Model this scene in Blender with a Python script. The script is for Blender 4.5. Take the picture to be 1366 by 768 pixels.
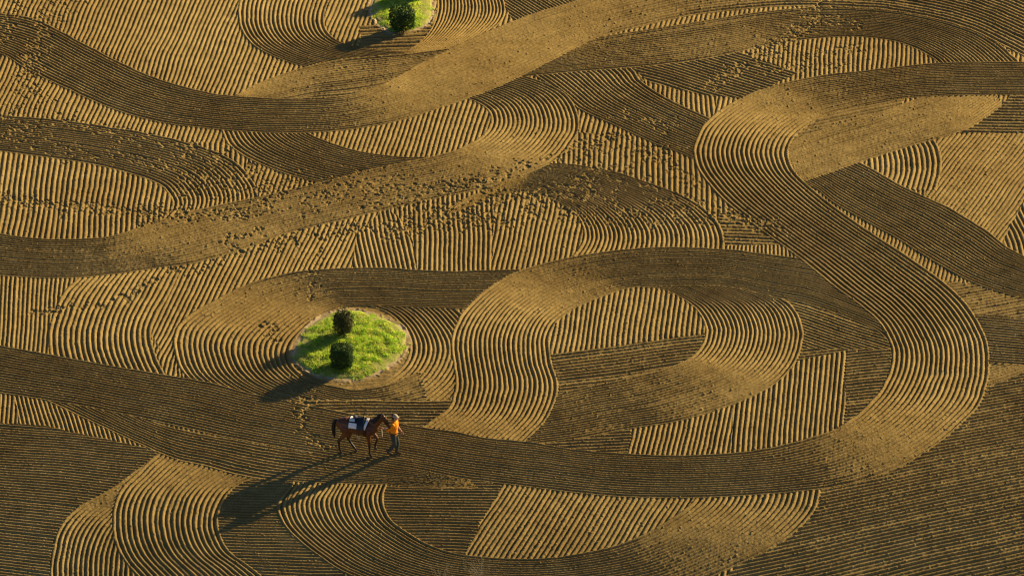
import bpy, bmesh, math, random
import numpy as np
from mathutils import Vector, Matrix

for o in list(bpy.data.objects): bpy.data.objects.remove(o)
sc = bpy.context.scene
R = math.radians
rnd = random.Random(7)
rng = np.random.default_rng(11)

# ------------------------------------------------------------------ camera
DIST, DEP = 263.0, R(32)
cd = bpy.data.cameras.new('camera'); cam = bpy.data.objects.new('camera', cd); sc.collection.objects.link(cam)
cam.location = (0, -DIST*math.cos(DEP), DIST*math.sin(DEP)); cam.rotation_euler = (R(90)-DEP, 0, 0)
cd.lens = 250; cd.sensor_width = 36; cd.clip_start = 1; cd.clip_end = 3000
sc.camera = cam
# ------------------------------------------------------------------ sky and sun
SUN_AZ, SUN_EL = R(37.5), R(16.5)          # azimuth counter-clockwise from +x
w = bpy.data.worlds.new('World'); sc.world = w; w.use_nodes = True
wn = w.node_tree; bg = wn.nodes['Background']
sky = wn.nodes.new('ShaderNodeTexSky'); sky.sky_type = 'NISHITA'; sky.sun_disc = False
sky.sun_elevation = SUN_EL; sky.sun_rotation = R(90)-SUN_AZ; sky.air_density = .55; sky.dust_density = .3
wn.links.new(sky.outputs[0], bg.inputs[0]); bg.inputs[1].default_value = .05
sd = bpy.data.lights.new('sun', 'SUN'); sun = bpy.data.objects.new('sun', sd); sc.collection.objects.link(sun)
sdir = Vector((math.cos(SUN_AZ)*math.cos(SUN_EL), math.sin(SUN_AZ)*math.cos(SUN_EL), math.sin(SUN_EL)))
sun.rotation_euler = sdir.to_track_quat('Z', 'Y').to_euler(); sun.location = sdir*100
sd.energy = 5.0; sd.angle = R(.5); sd.color = (1, .735, .375)
# ------------------------------------------------------------------ exposure
sc.view_settings.view_transform = 'Standard'; sc.view_settings.look = 'None'
sc.view_settings.exposure = 1.1; sc.view_settings.gamma = 1
sc.render.film_transparent = False
sc.cycles.pixel_filter_type = 'BLACKMAN_HARRIS'; sc.cycles.filter_width = 1.25

# ------------------------------------------------------------------ helpers
def link(name, me, m=None, parent=None, label=None, cat=None, group=None, kind=None):
    o = bpy.data.objects.new(name, me); sc.collection.objects.link(o)
    if m is not None:
        me.materials.clear(); me.materials.append(m)
    if parent is not None: o.parent = parent
    for k, v in (('label', label), ('category', cat), ('group', group), ('kind', kind)):
        if v: o[k] = v
    return o
def empty(name, loc, rz, label, cat, group=None):
    o = link(name, None, None, None, label, cat, group)
    o.location = loc; o.rotation_euler = (0, 0, rz); o.empty_display_size = .3
    return o
def mesh_np(name, V, Fc, smooth=False):
    me = bpy.data.meshes.new(name); k = Fc.shape[1]
    me.vertices.add(len(V)); me.vertices.foreach_set('co', np.ascontiguousarray(V, dtype=np.float32).ravel())
    me.loops.add(Fc.size); me.loops.foreach_set('vertex_index', np.ascontiguousarray(Fc, dtype=np.int32).ravel())
    me.polygons.add(len(Fc)); me.polygons.foreach_set('loop_start', np.arange(0, Fc.size, k, dtype=np.int32))
    if smooth: me.polygons.foreach_set('use_smooth', np.ones(len(Fc), dtype=bool))
    me.update(calc_edges=True)
    return me
class NT:
    def __init__(s, name):
        s.m = bpy.data.materials.new(name); s.m.use_nodes = True; s.t = s.m.node_tree
        s.b = s.t.nodes['Principled BSDF']; s.out = s.t.nodes['Material Output']
    def n(s, t, **kw):
        x = s.t.nodes.new(t)
        for k, v in kw.items(): setattr(x, k, v)
        return x
    def l(s, a, b): s.t.links.new(a, b)
    def coord(s): return s.n('ShaderNodeTexCoord').outputs['Object']
    def noise(s, scale, detail=3, rough=.55, vec=None):
        x = s.n('ShaderNodeTexNoise'); x.inputs['Scale'].default_value = scale
        x.inputs['Detail'].default_value = detail; x.inputs['Roughness'].default_value = rough
        s.l(vec or s.coord(), x.inputs['Vector']); return x.outputs['Fac']
    def ramp(s, fac, stops):
        x = s.n('ShaderNodeValToRGB'); e = x.color_ramp.elements
        while len(e) < len(stops): e.new(.5)
        for q, (p, c) in zip(e, stops): q.position = p; q.color = (*c, 1)
        s.l(fac, x.inputs[0]); return x.outputs[0]
    def mix(s, a, b, fac, mode='MIX'):
        x = s.n('ShaderNodeMix'); x.data_type = 'RGBA'; x.blend_type = mode
        for v, i in ((fac, 0), (a, 6), (b, 7)):
            if isinstance(v, (int, float)): x.inputs[i].default_value = v
            elif isinstance(v, tuple): x.inputs[i].default_value = (*v, 1)
            else: s.l(v, x.inputs[i])
        return x.outputs[2]
    def bump(s, h, strength, dist):
        x = s.n('ShaderNodeBump'); x.inputs['Strength'].default_value = strength; x.inputs['Distance'].default_value = dist
        s.l(h, x.inputs['Height']); s.l(x.outputs[0], s.b.inputs['Normal'])
    def set(s, col=None, rough=.8, spec=.2):
        if isinstance(col, tuple): s.b.inputs['Base Color'].default_value = (*col, 1)
        elif col is not None: s.l(col, s.b.inputs['Base Color'])
        s.b.inputs['Roughness'].default_value = rough; s.b.inputs['Specular IOR Level'].default_value = spec
        return s.m
def plain(name, c, rough=.7, spec=.25, scale=25, var=.25):
    t = NT(name); f = t.noise(scale, 3)
    return t.set(t.ramp(f, [(.3, tuple(x*(1-var) for x in c)), (.7, tuple(min(1, x*(1+var)) for x in c))]), rough, spec)
def foliage(name, stops, scale, trans=.35, rough=.6, dry=None):
    t = NT(name); c = t.ramp(t.noise(scale, 4, .6), stops)
    if dry: c = t.mix(c, dry, t.ramp(t.noise(1.1, 3), [(.52, (0, 0, 0)), (.68, (.45, .45, .45))]))
    t.set(c, rough, .15)
    tr = t.n('ShaderNodeBsdfTranslucent'); t.l(c, tr.inputs[0])
    mx = t.n('ShaderNodeMixShader'); mx.inputs[0].default_value = trans
    t.l(t.b.outputs[0], mx.inputs[1]); t.l(tr.outputs[0], mx.inputs[2]); t.l(mx.outputs[0], t.out.inputs[0])
    return t.m

# ------------------------------------------------------------------ lie of the land: a gentle rise rolling over away from the viewer
YL, YH, EASE = -22.0, 28.0, 60.0
def land(y):
    y = np.asarray(y, float); yc = np.clip(y, YL, YH)
    z = -.03*yc-np.where(yc > 0, .0015, .00265)*yc**2-.0080*np.clip(-11.5-yc, 0, None)**2
    hi = np.clip(y-YH, 0, EASE); lo = np.clip(YL-y, 0, EASE)
    return z-.114*(hi-hi**2/(2*EASE))-.2546*(lo-lo**2/(2*EASE))
def on_land(x, y, dz=0): return (x, y, float(land(y))+dz)

# ------------------------------------------------------------------ plan of the harrowed field (metres)
# fill: block of straight rows  [outline, row normal, row spacing, height]
# pass: one run of the harrow   [one edge, other edge, rows, height, how much of the older rows still shows]
BUSHES=[[-6.17,-3.48],[-6.18,-5.68],[-4.34,21.35],[-3.48,24.76]]
WEEDS=[[-2.48,-18.4],[-1.1,-18.33]]
HORSE_AT=[-5.43,-11.18]
PERSON_AT=[-4.2,-11.22]
FIELD=[
["fill","b0",[[-23.69,31.21],[23.81,31.21],[20.13,-21.18],[-20.02,-21.18]],[0.9906,-0.1369],0.189,0.03],
["fill","b1",[[-21.38,11.39],[-10.16,11.39],[-9.88,3.02],[-20.8,3.02]],[1.0,-0.0085],0.202,0.03],
["fill","b2",[[-20.69,1.33],[-15.54,1.33],[-15.16,-6.08],[-20.19,-6.08]],[0.9996,0.0288],0.166,0.03],
["fill","b3a",[[-20.14,-6.83],[-17.89,-7.33],[-17.52,-9.98],[-19.95,-9.74]],[0.9989,0.0471],0.163,0.03],
["fill","b3",[[-18.07,-7.08],[-14.96,-7.57],[-11.85,-10.92],[-11.81,-11.85],[-17.52,-9.98]],[0.9792,0.2031],0.159,0.03],
["fill","b4",[[-13.47,1.78],[-12.66,2.45],[-7.45,6.51],[-5.73,5.33],[-5.79,1.22],[-10.41,-6.08],[-11.59,-7.08],[-13.4,-3.01]],[0.9783,-0.2074],0.187,0.03],
["fill","b5a",[[-5.98,1.22],[-5.76,4.05],[-4.75,6.21],[-3.8,4.75],[-3.42,1.05]],[0.9939,0.1099],0.178,0.03],
["fill","b5b",[[-4.75,6.21],[-3.49,7.4],[-0.51,8.0],[-0.42,1.05],[-3.48,1.05],[-3.88,4.46]],[1.0,0.0087],0.184,0.03],
["fill","b5c",[[-0.65,8.0],[3.32,7.4],[3.26,1.89],[-0.78,0.99]],[0.9945,-0.1047],0.188,0.03],
["fill","b6",[[-7.08,15.26],[-0.67,15.92],[-0.37,9.83],[-6.96,9.83]],[0.9905,-0.1376],0.188,0.03],
["fill","b7",[[1.5,12.34],[8.4,11.39],[8.22,4.75],[4.74,7.1],[1.63,9.22]],[0.9997,-0.025],0.204,0.03],
["fill","b8",[[4.33,18.62],[8.1,16.58],[7.72,12.98],[5.74,15.26]],[0.9999,0.0153],0.184,0.03],
["fill","b9",[[8.82,21.06],[17.42,21.06],[17.14,15.92],[8.67,15.92]],[0.998,-0.0628],0.185,0.03],
["fill","b10",[[4.47,18.07],[6.56,18.48],[8.91,19.31],[11.21,17.39],[8.94,15.12],[7.35,15.45],[5.47,16.45]],[0.5758,0.8176],0.212,0.032],
["fill","b11",[[3.17,20.15],[4.37,21.78],[11.91,24.32],[11.85,22.86],[6.63,21.42]],[0.9891,-0.1473],0.185,0.03],
["fill","b12",[[15.95,12.66],[21.87,12.66],[20.85,-1.95],[17.28,3.02],[15.66,7.1]],[-0.9207,0.3904],0.175,0.022],
["fill","b13",[[19.62,7.34],[20.75,4.75],[20.45,0.22],[18.26,3.02],[18.58,4.17]],[0.9925,0.1224],0.187,0.03],
["fill","b14",[[19.44,15.39],[21.79,15.59],[21.55,12.15],[17.08,12.15]],[0.0434,0.9991],0.255,0.032],
["fill","b15",[[10.38,14.6],[15.37,15.59],[14.66,12.98],[10.25,10.77]],[-0.4033,0.9151],0.228,0.032],
["fill","b16",[[11.32,8.61],[17.18,1.33],[17.82,-1.95],[16.72,-1.95],[11.41,7.1]],[0.9811,-0.1936],0.161,0.022],
["fill","b17b",[[7.76,3.25],[10.84,3.25],[10.8,1.89],[7.73,1.89]],[0.999,-0.0446],0.148,0.03],
["fill","b17",[[7.82,5.62],[8.54,5.92],[10.0,3.19],[7.76,3.13]],[0.0624,0.9981],0.251,0.026],
["fill","b18",[[16.02,0.5],[20.96,-0.33],[20.81,-2.59],[15.9,-1.95]],[-0.3262,0.9453],0.197,0.024],
["fill","b19",[[16.18,-1.79],[20.81,-2.59],[20.61,-5.58],[16.0,-5.18]],[0.1555,0.9878],0.171,0.032],
["fill","b20",[[16.0,-5.18],[20.61,-5.58],[20.51,-7.08],[14.99,-9.03]],[-0.5266,0.8501],0.16,0.026],
["fill","b21",[[9.63,0.22],[14.52,-1.95],[14.32,-6.08],[9.43,-6.08]],[0.5286,0.8489],0.178,0.022],
["fill","b21b",[[10.31,-4.31],[14.41,-4.31],[14.1,-10.92],[10.08,-10.92]],[-0.2065,0.9785],0.195,0.032],
["fill","b22",[[12.19,-4.46],[11.81,-11.85],[7.84,-11.85],[7.95,-7.57],[8.61,-6.08],[10.41,-5.12]],[0.9965,-0.083],0.181,0.034],
["fill","b23",[[7.94,-8.11],[7.84,-11.85],[4.03,-11.85],[4.28,-9.03]],[0.9911,-0.1332],0.174,0.034],
["fill","b24",[[0.19,-9.03],[4.31,-8.79],[4.08,-11.85],[0.19,-11.85]],[-0.1023,0.9948],0.185,0.032],
["fill","b25",[[1.15,-4.87],[6.99,-3.32],[7.62,-2.48],[6.87,0.77],[2.7,0.77],[1.02,-1.95]],[0.9963,-0.0854],0.189,0.03],
["fill","b26",[[1.15,-4.82],[7.05,-3.27],[7.57,-4.56],[5.61,-7.08],[1.13,-9.51]],[-0.2404,0.9707],0.204,0.032],
["fill","b27",[[-20.0,-9.03],[-16.75,-9.41],[-12.51,-11.01],[-12.41,-13.62],[-14.67,-19.09],[-19.37,-19.09]],[0.1569,0.9876],0.156,0.032],
["fill","b28",[[-10.6,-12.3],[-7.54,-12.3],[-5.28,-19.8],[-10.35,-19.8]],[0.0471,0.9989],0.15,0.032],
["fill","b29",[[-4.74,-12.3],[-0.08,-12.3],[-1.65,-17.06],[-4.67,-17.06]],[0.0189,0.9998],0.159,0.032],
["fill","b30",[[-0.27,-12.75],[7.1,-12.75],[6.73,-17.63],[0.44,-18.0],[-1.73,-17.06]],[0.9252,-0.3796],0.184,0.03],
["fill","b31",[[5.1,-21.18],[8.32,-16.79],[9.94,-15.49],[10.94,-13.19],[13.83,-10.92],[16.65,-8.3],[17.32,-6.83],[18.57,-5.98],[21.22,-4.56],[20.13,-21.18]],[-0.3162,0.9487],0.176,0.036],
["fill","b33",[[-1.3,27.33],[3.54,27.33],[3.19,22.86],[0.21,21.78]],[0.848,0.53],0.157,0.03],
["fill","b34",[[-6.04,21.78],[-2.77,22.13],[-2.74,18.97],[-5.99,19.17]],[-0.0928,0.9957],0.31,0.032],
["pass","s25",[[-10.23,27.33],[-10.77,25.43],[-10.95,23.58],[-10.82,21.63],[-10.29,20.01],[-9.52,18.97],[-8.53,18.14],[-7.43,17.66],[-5.95,17.26],[-4.2,17.6],[-2.45,18.97],[-1.13,20.71],[-0.33,22.49],[-0.33,24.32],[-0.85,26.57]],[[-6.44,26.95],[-7.01,25.43],[-7.36,23.58],[-7.42,22.13],[-7.21,21.06],[-6.75,20.29],[-6.15,19.87],[-5.41,19.59],[-4.81,19.45],[-4.22,19.45],[-3.7,20.15],[-3.3,21.28],[-3.07,22.71],[-3.03,24.32],[-3.26,26.57]],20,0.033,0.05],
["pass","s26",[[-11.43,14.6],[-10.64,15.52],[-9.89,16.52],[-8.14,17.94],[-6.57,18.69],[-4.81,19.03],[-3.04,19.45],[-1.27,20.01]],[[-11.08,12.98],[-10.24,13.95],[-9.1,14.6],[-7.66,15.12],[-6.21,15.39],[-4.76,16.05],[-3.02,17.26],[-1.27,18.62]],17,0.028,0.05],
["pass","s16",[[-11.55,13.95],[-11.2,12.28],[-10.86,11.02],[-9.84,9.71],[-8.38,8.55],[-6.62,7.7],[-4.63,7.22]],[[-8.34,13.3],[-7.79,12.15],[-6.99,11.39],[-5.83,10.64],[-4.67,10.27],[-3.81,10.14],[-3.1,10.21]],20,0.033,0.05],
["pass","s18",[[0.21,17.94],[1.0,16.92],[1.89,15.45],[2.58,14.14],[4.02,12.66],[5.46,11.2],[6.51,10.33],[7.91,8.91]],[[3.46,19.66],[4.7,17.87],[5.06,16.72],[5.75,15.59],[6.6,14.53],[7.53,13.56],[8.57,12.34],[9.68,10.77]],20,0.033,0.05],
["pass","s17",[[-2.35,6.21],[-1.22,7.4],[0.06,8.79],[1.29,9.65],[3.34,9.22],[5.32,8.0],[6.86,6.63],[7.67,5.21],[7.95,3.88],[7.9,2.17]],[[-2.62,5.33],[-1.5,6.21],[-0.51,6.98],[0.48,7.28],[1.56,6.63],[2.32,5.62],[2.62,4.57],[2.64,3.71],[2.49,3.02],[2.15,2.17]],30,0.033,0.05],
["pass","s14",[[-22.17,14.4],[-19.8,13.69],[-17.81,13.37],[-15.84,12.79],[-13.84,12.09],[-11.84,11.02],[-10.68,9.96],[-9.98,8.67],[-9.6,7.34],[-9.64,6.03],[-10.08,4.75],[-11.01,3.31],[-12.37,2.17]],[[-21.94,11.2],[-19.6,10.58],[-17.62,10.02],[-16.1,9.53],[-14.93,8.97],[-13.9,8.31],[-13.31,7.7],[-13.02,7.04],[-12.88,6.45],[-12.97,5.8],[-13.28,5.21],[-13.88,4.63],[-14.69,4.05]],20,0.033,0.05],
["pass","s27",[[-15.64,1.61],[-16.14,0.66],[-16.68,-0.66],[-16.96,-2.64],[-16.95,-3.79],[-16.84,-4.82],[-16.52,-6.08]],[[-11.0,3.02],[-12.08,1.78],[-12.67,-0.6],[-13.07,-2.22],[-13.15,-3.53],[-12.84,-5.07],[-12.28,-6.83]],19,0.032,0.05],
["pass","s13",[[-21.49,4.75],[-19.19,4.11],[-17.74,3.71],[-15.86,3.71],[-14.64,4.11],[-13.53,4.98],[-11.96,5.92],[-9.59,6.98],[-7.2,8.12],[-5.23,9.22],[-3.1,10.21],[-2.12,10.77],[-1.24,11.83],[-0.87,12.92],[-0.96,14.01],[-1.57,14.93],[-2.71,15.59]],[[-21.24,1.22],[-18.99,0.83],[-16.62,0.66],[-14.82,0.94],[-13.45,1.33],[-11.8,1.78],[-10.02,2.79],[-8.37,4.05],[-6.29,5.09],[-3.71,6.39],[-0.85,7.7],[1.57,9.71],[2.45,11.71],[2.63,13.3],[2.24,15.26],[1.4,16.45],[-0.09,17.6]],20,0.03,0.06],
["fill","flat",[[-8.48,-1.95],[-6.72,-0.6],[-4.51,-0.76],[-3.38,-3.01],[-3.3,-5.07],[-4.14,-7.08],[-6.03,-7.57],[-7.95,-6.58],[-8.56,-4.31]],[-0.0905,0.9959],0.252,0.006],
["pass","s11",[[-3.41,0.22],[-2.29,-1.14],[-1.59,-2.48],[-1.18,-3.79],[-1.17,-5.07],[-1.57,-6.58],[-2.24,-7.82],[-3.31,-9.03],[-4.37,-9.98]],[[-5.88,-1.14],[-4.77,-1.68],[-4.15,-2.59],[-3.84,-3.53],[-3.77,-4.46],[-3.95,-5.33],[-4.38,-6.08],[-4.96,-6.68],[-5.77,-7.08]],15,0.033,0.05],
["pass","s12",[[2.14,1.22],[0.11,1.33],[-2.25,1.22],[-3.65,1.33],[-5.07,1.5],[-7.24,1.33],[-8.65,0.94],[-10.01,0.11],[-10.92,-0.82],[-11.74,-1.74],[-12.26,-2.64],[-12.41,-3.63],[-12.32,-4.56],[-12.05,-5.78],[-11.41,-6.83],[-10.35,-7.82],[-8.7,-8.79],[-6.79,-9.74],[-4.91,-10.22],[-2.76,-9.98]],[[2.12,-1.52],[0.19,-1.57],[-1.96,-1.57],[-3.12,-1.52],[-4.5,-1.41],[-5.88,-1.36],[-6.56,-1.68],[-7.1,-2.22],[-7.55,-2.95],[-7.86,-3.63],[-8.01,-4.25],[-8.05,-4.87],[-7.92,-5.48],[-7.69,-5.93],[-7.36,-6.38],[-6.86,-6.68],[-6.18,-6.93],[-5.5,-7.08],[-4.42,-6.68],[-3.35,-5.83]],22,0.033,0.05],
["pass","s12b",[[-7.65,-7.72],[-6.57,-7.72],[-4.95,-7.72],[-3.32,-7.77],[-1.7,-7.67]],[[-7.6,-9.74],[-6.53,-9.6],[-4.92,-9.51],[-3.3,-9.55],[-1.69,-9.7]],9,0.033,0.05],
["pass","s10",[[3.27,2.17],[5.21,1.78],[7.29,0.99],[9.01,-0.11],[10.01,-0.82],[10.48,-1.68],[10.66,-2.74],[10.66,-3.69],[10.36,-5.18],[9.72,-6.48],[8.76,-7.47],[7.94,-8.11],[6.11,-9.12],[4.19,-9.65],[2.39,-10.26],[0.46,-10.69],[-0.62,-10.92]],[[3.24,-0.05],[4.63,0.0],[5.6,-0.16],[6.22,-0.76],[6.62,-1.36],[6.86,-1.95],[7.01,-2.59],[7.05,-3.16],[6.89,-4.05],[6.41,-4.97],[5.5,-5.68],[4.54,-6.13],[3.45,-6.58],[2.49,-6.93],[1.6,-7.33],[0.46,-7.82],[-0.89,-8.3]],22,0.033,0.05],
["pass","s9",[[-4.36,-10.92],[-3.09,-9.31],[-2.35,-8.3],[-2.14,-7.33],[-2.09,-6.33],[-2.24,-4.56],[-2.22,-3.32],[-1.95,-2.11],[-1.49,-0.98],[-0.83,0.11],[0.11,1.16],[1.53,2.0],[2.94,2.57],[4.84,2.99],[6.36,3.05],[8.14,2.85],[10.0,2.4],[11.49,1.89],[13.38,0.33],[15.11,-1.14],[16.39,-3.01]],[[0.19,-10.92],[0.56,-10.31],[1.26,-9.03],[1.65,-7.47],[1.68,-6.48],[1.5,-5.43],[1.4,-4.05],[1.48,-3.16],[1.79,-2.27],[2.46,-1.41],[3.38,-0.66],[4.35,-0.05],[5.19,0.08],[6.18,0.11],[7.6,0.11],[8.53,-0.16],[9.9,-0.82],[10.83,-1.2],[12.2,-2.11],[13.44,-3.27],[14.1,-5.07]],21,0.033,0.05],
["pass","s21",[[13.45,11.71],[13.61,10.14],[13.56,8.91],[13.28,7.7]],[[16.08,12.34],[16.4,10.77],[16.4,9.22],[16.1,7.4]],14,0.033,0.05],
["pass","s19",[[10.29,12.02],[11.97,10.77],[13.36,9.65],[14.82,7.82],[16.36,6.27],[17.7,4.51],[18.49,3.13],[19.08,2.34],[20.73,0.33]],[[10.19,8.79],[11.43,7.64],[12.14,6.39],[13.17,5.09],[14.37,3.65],[15.68,1.89],[17.12,0.28],[18.89,-0.82],[20.9,-1.31]],20,0.033,0.05],
["pass","s20",[[9.08,9.83],[10.74,11.52],[12.04,12.53],[13.53,13.43],[15.03,14.6],[16.55,15.78],[18.09,17.26]],[[9.85,7.1],[11.16,8.12],[13.16,9.59],[15.17,10.95],[16.77,11.9],[17.83,12.79],[19.1,14.6]],19,0.028,0.05],
["pass","s5",[[0.21,19.17],[1.92,19.87],[3.62,20.78],[6.64,21.92],[8.68,22.71],[10.7,23.33],[12.75,23.62],[15.27,23.22],[16.73,22.57],[18.19,21.49],[19.13,20.29],[19.92,18.41],[20.18,16.92]],[[0.21,16.99],[2.11,17.39],[4.08,17.73],[6.56,18.28],[8.46,19.03],[9.96,19.87],[11.61,20.43],[13.13,20.71],[14.28,20.57],[15.16,20.22],[15.86,19.59],[16.55,18.62],[16.98,17.26]],20,0.033,0.05],
["pass","s1",[[-22.84,23.8],[-20.4,23.07],[-18.83,22.35],[-16.71,19.94],[-14.59,17.6],[-13.04,16.38],[-11.52,15.59],[-10.02,15.26],[-8.24,15.19],[-6.5,15.45],[-5.03,16.45],[-3.39,18.55],[-1.28,20.92],[0.51,22.71],[2.64,24.32],[5.04,26.19],[8.09,27.71],[11.46,28.49],[14.18,28.26],[16.58,27.71],[19.22,26.19],[21.48,23.95],[23.09,21.42]],[[-22.65,21.06],[-20.15,19.1],[-19.06,17.73],[-17.31,15.85],[-15.47,14.14],[-13.68,13.04],[-11.93,12.53],[-9.92,12.15],[-8.16,12.09],[-6.44,12.34],[-4.43,13.11],[-2.85,14.21],[-0.67,15.98],[1.23,18.07],[3.17,20.36],[4.96,21.56],[7.37,22.78],[10.68,23.55],[13.76,23.44],[15.44,23.0],[17.76,21.7],[19.42,19.73],[21.05,17.6]],19,0.033,0.05],
["pass","s23a",[[-12.14,-10.45],[-12.9,-11.48],[-14.18,-13.19],[-15.37,-14.34],[-15.95,-15.45],[-16.14,-16.79],[-16.14,-17.92],[-15.94,-19.8]],[[-10.15,-13.62],[-10.67,-14.04],[-11.45,-14.46],[-12.23,-14.88],[-12.73,-15.49],[-13.09,-16.48],[-13.16,-17.92],[-12.95,-19.8]],17,0.033,0.05],
["pass","s23",[[-11.34,-10.22],[-12.64,-11.11],[-13.41,-12.44],[-13.9,-13.36],[-14.11,-14.63],[-14.0,-16.01],[-13.66,-17.06],[-13.08,-18.0],[-11.78,-19.8]],[[-8.07,-12.3],[-8.99,-12.61],[-9.77,-13.19],[-10.12,-13.92],[-10.3,-14.92],[-10.22,-15.73],[-9.85,-16.67],[-9.01,-17.55],[-7.64,-19.09]],20,0.033,0.05],
["pass","s24",[[-7.54,-12.08],[-7.89,-13.1],[-8.31,-14.21],[-8.1,-15.21],[-7.63,-16.01],[-6.82,-16.94],[-5.84,-17.81],[-3.99,-18.73],[-1.64,-19.27],[0.96,-19.38],[3.57,-19.09],[5.93,-18.55],[8.05,-17.32],[9.41,-16.28],[10.15,-15.45],[10.77,-14.34],[11.0,-12.97],[11.12,-11.85]],[[-4.21,-11.94],[-4.36,-12.88],[-4.51,-13.62],[-4.47,-14.3],[-4.2,-15.04],[-3.63,-15.69],[-2.84,-16.36],[-1.92,-16.79],[-0.79,-16.98],[0.55,-17.06],[1.89,-16.9],[3.34,-16.48],[4.4,-15.93],[5.2,-15.29],[5.87,-14.63],[6.41,-13.92],[6.7,-12.97],[6.85,-11.85]],22,0.033,0.05],
["pass","s8",[[-16.96,-5.58],[-12.92,-9.03],[-9.86,-10.26],[-6.84,-11.11],[-3.81,-11.94],[-1.68,-12.57]],[[-17.4,-7.33],[-12.64,-11.11],[-10.98,-11.94],[-9.15,-12.7],[-6.46,-12.97],[-1.14,-13.27]],12,0.033,0.05],
["pass","s6",[[22.28,18.41],[20.1,18.41],[18.51,18.41],[16.5,18.28],[15.02,17.94],[13.5,17.53],[12.08,17.19],[10.47,16.45],[8.94,15.26],[7.95,14.01],[7.31,12.72],[6.99,11.39],[6.91,10.45],[7.03,9.22],[7.51,7.7],[8.23,6.09],[9.41,4.11],[10.74,2.0],[11.82,0.11],[12.7,-1.2],[13.39,-2.43],[13.72,-3.69],[13.82,-4.56],[13.72,-5.58],[13.49,-6.48],[13.09,-7.47],[12.4,-8.64],[11.64,-9.51],[10.51,-10.22],[9.13,-10.78],[7.78,-11.11],[5.96,-11.25],[4.17,-11.15],[2.38,-10.92],[0.56,-10.41],[-0.8,-10.17],[-2.17,-9.74],[-3.82,-9.31],[-6.28,-8.45],[-9.31,-7.33],[-11.18,-6.48],[-12.86,-5.98],[-14.46,-5.48],[-16.79,-4.72],[-18.69,-4.05],[-20.93,-3.27]],[[22.06,15.39],[19.91,15.39],[18.33,15.39],[16.34,15.26],[14.87,14.99],[13.87,14.6],[12.98,14.14],[12.23,13.69],[11.54,12.92],[11.05,12.15],[10.76,11.39],[10.62,10.58],[10.65,9.83],[10.87,8.79],[11.42,7.58],[12.25,6.09],[13.41,4.28],[14.75,2.4],[16.05,0.39],[16.77,-1.14],[17.18,-2.59],[17.39,-3.79],[17.41,-4.82],[17.35,-5.83],[17.19,-6.83],[16.88,-8.06],[16.19,-9.22],[15.24,-10.55],[13.78,-12.03],[12.14,-12.97],[10.27,-13.45],[7.26,-13.79],[5.22,-13.83],[3.68,-13.75],[1.91,-13.49],[0.11,-13.1],[-1.7,-12.75],[-3.49,-12.17],[-6.49,-11.34],[-9.46,-10.45],[-11.49,-9.7],[-12.91,-9.12],[-14.37,-8.59],[-15.41,-8.21],[-18.49,-7.33],[-20.69,-6.68]],20,0.036,0.05]]
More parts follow.
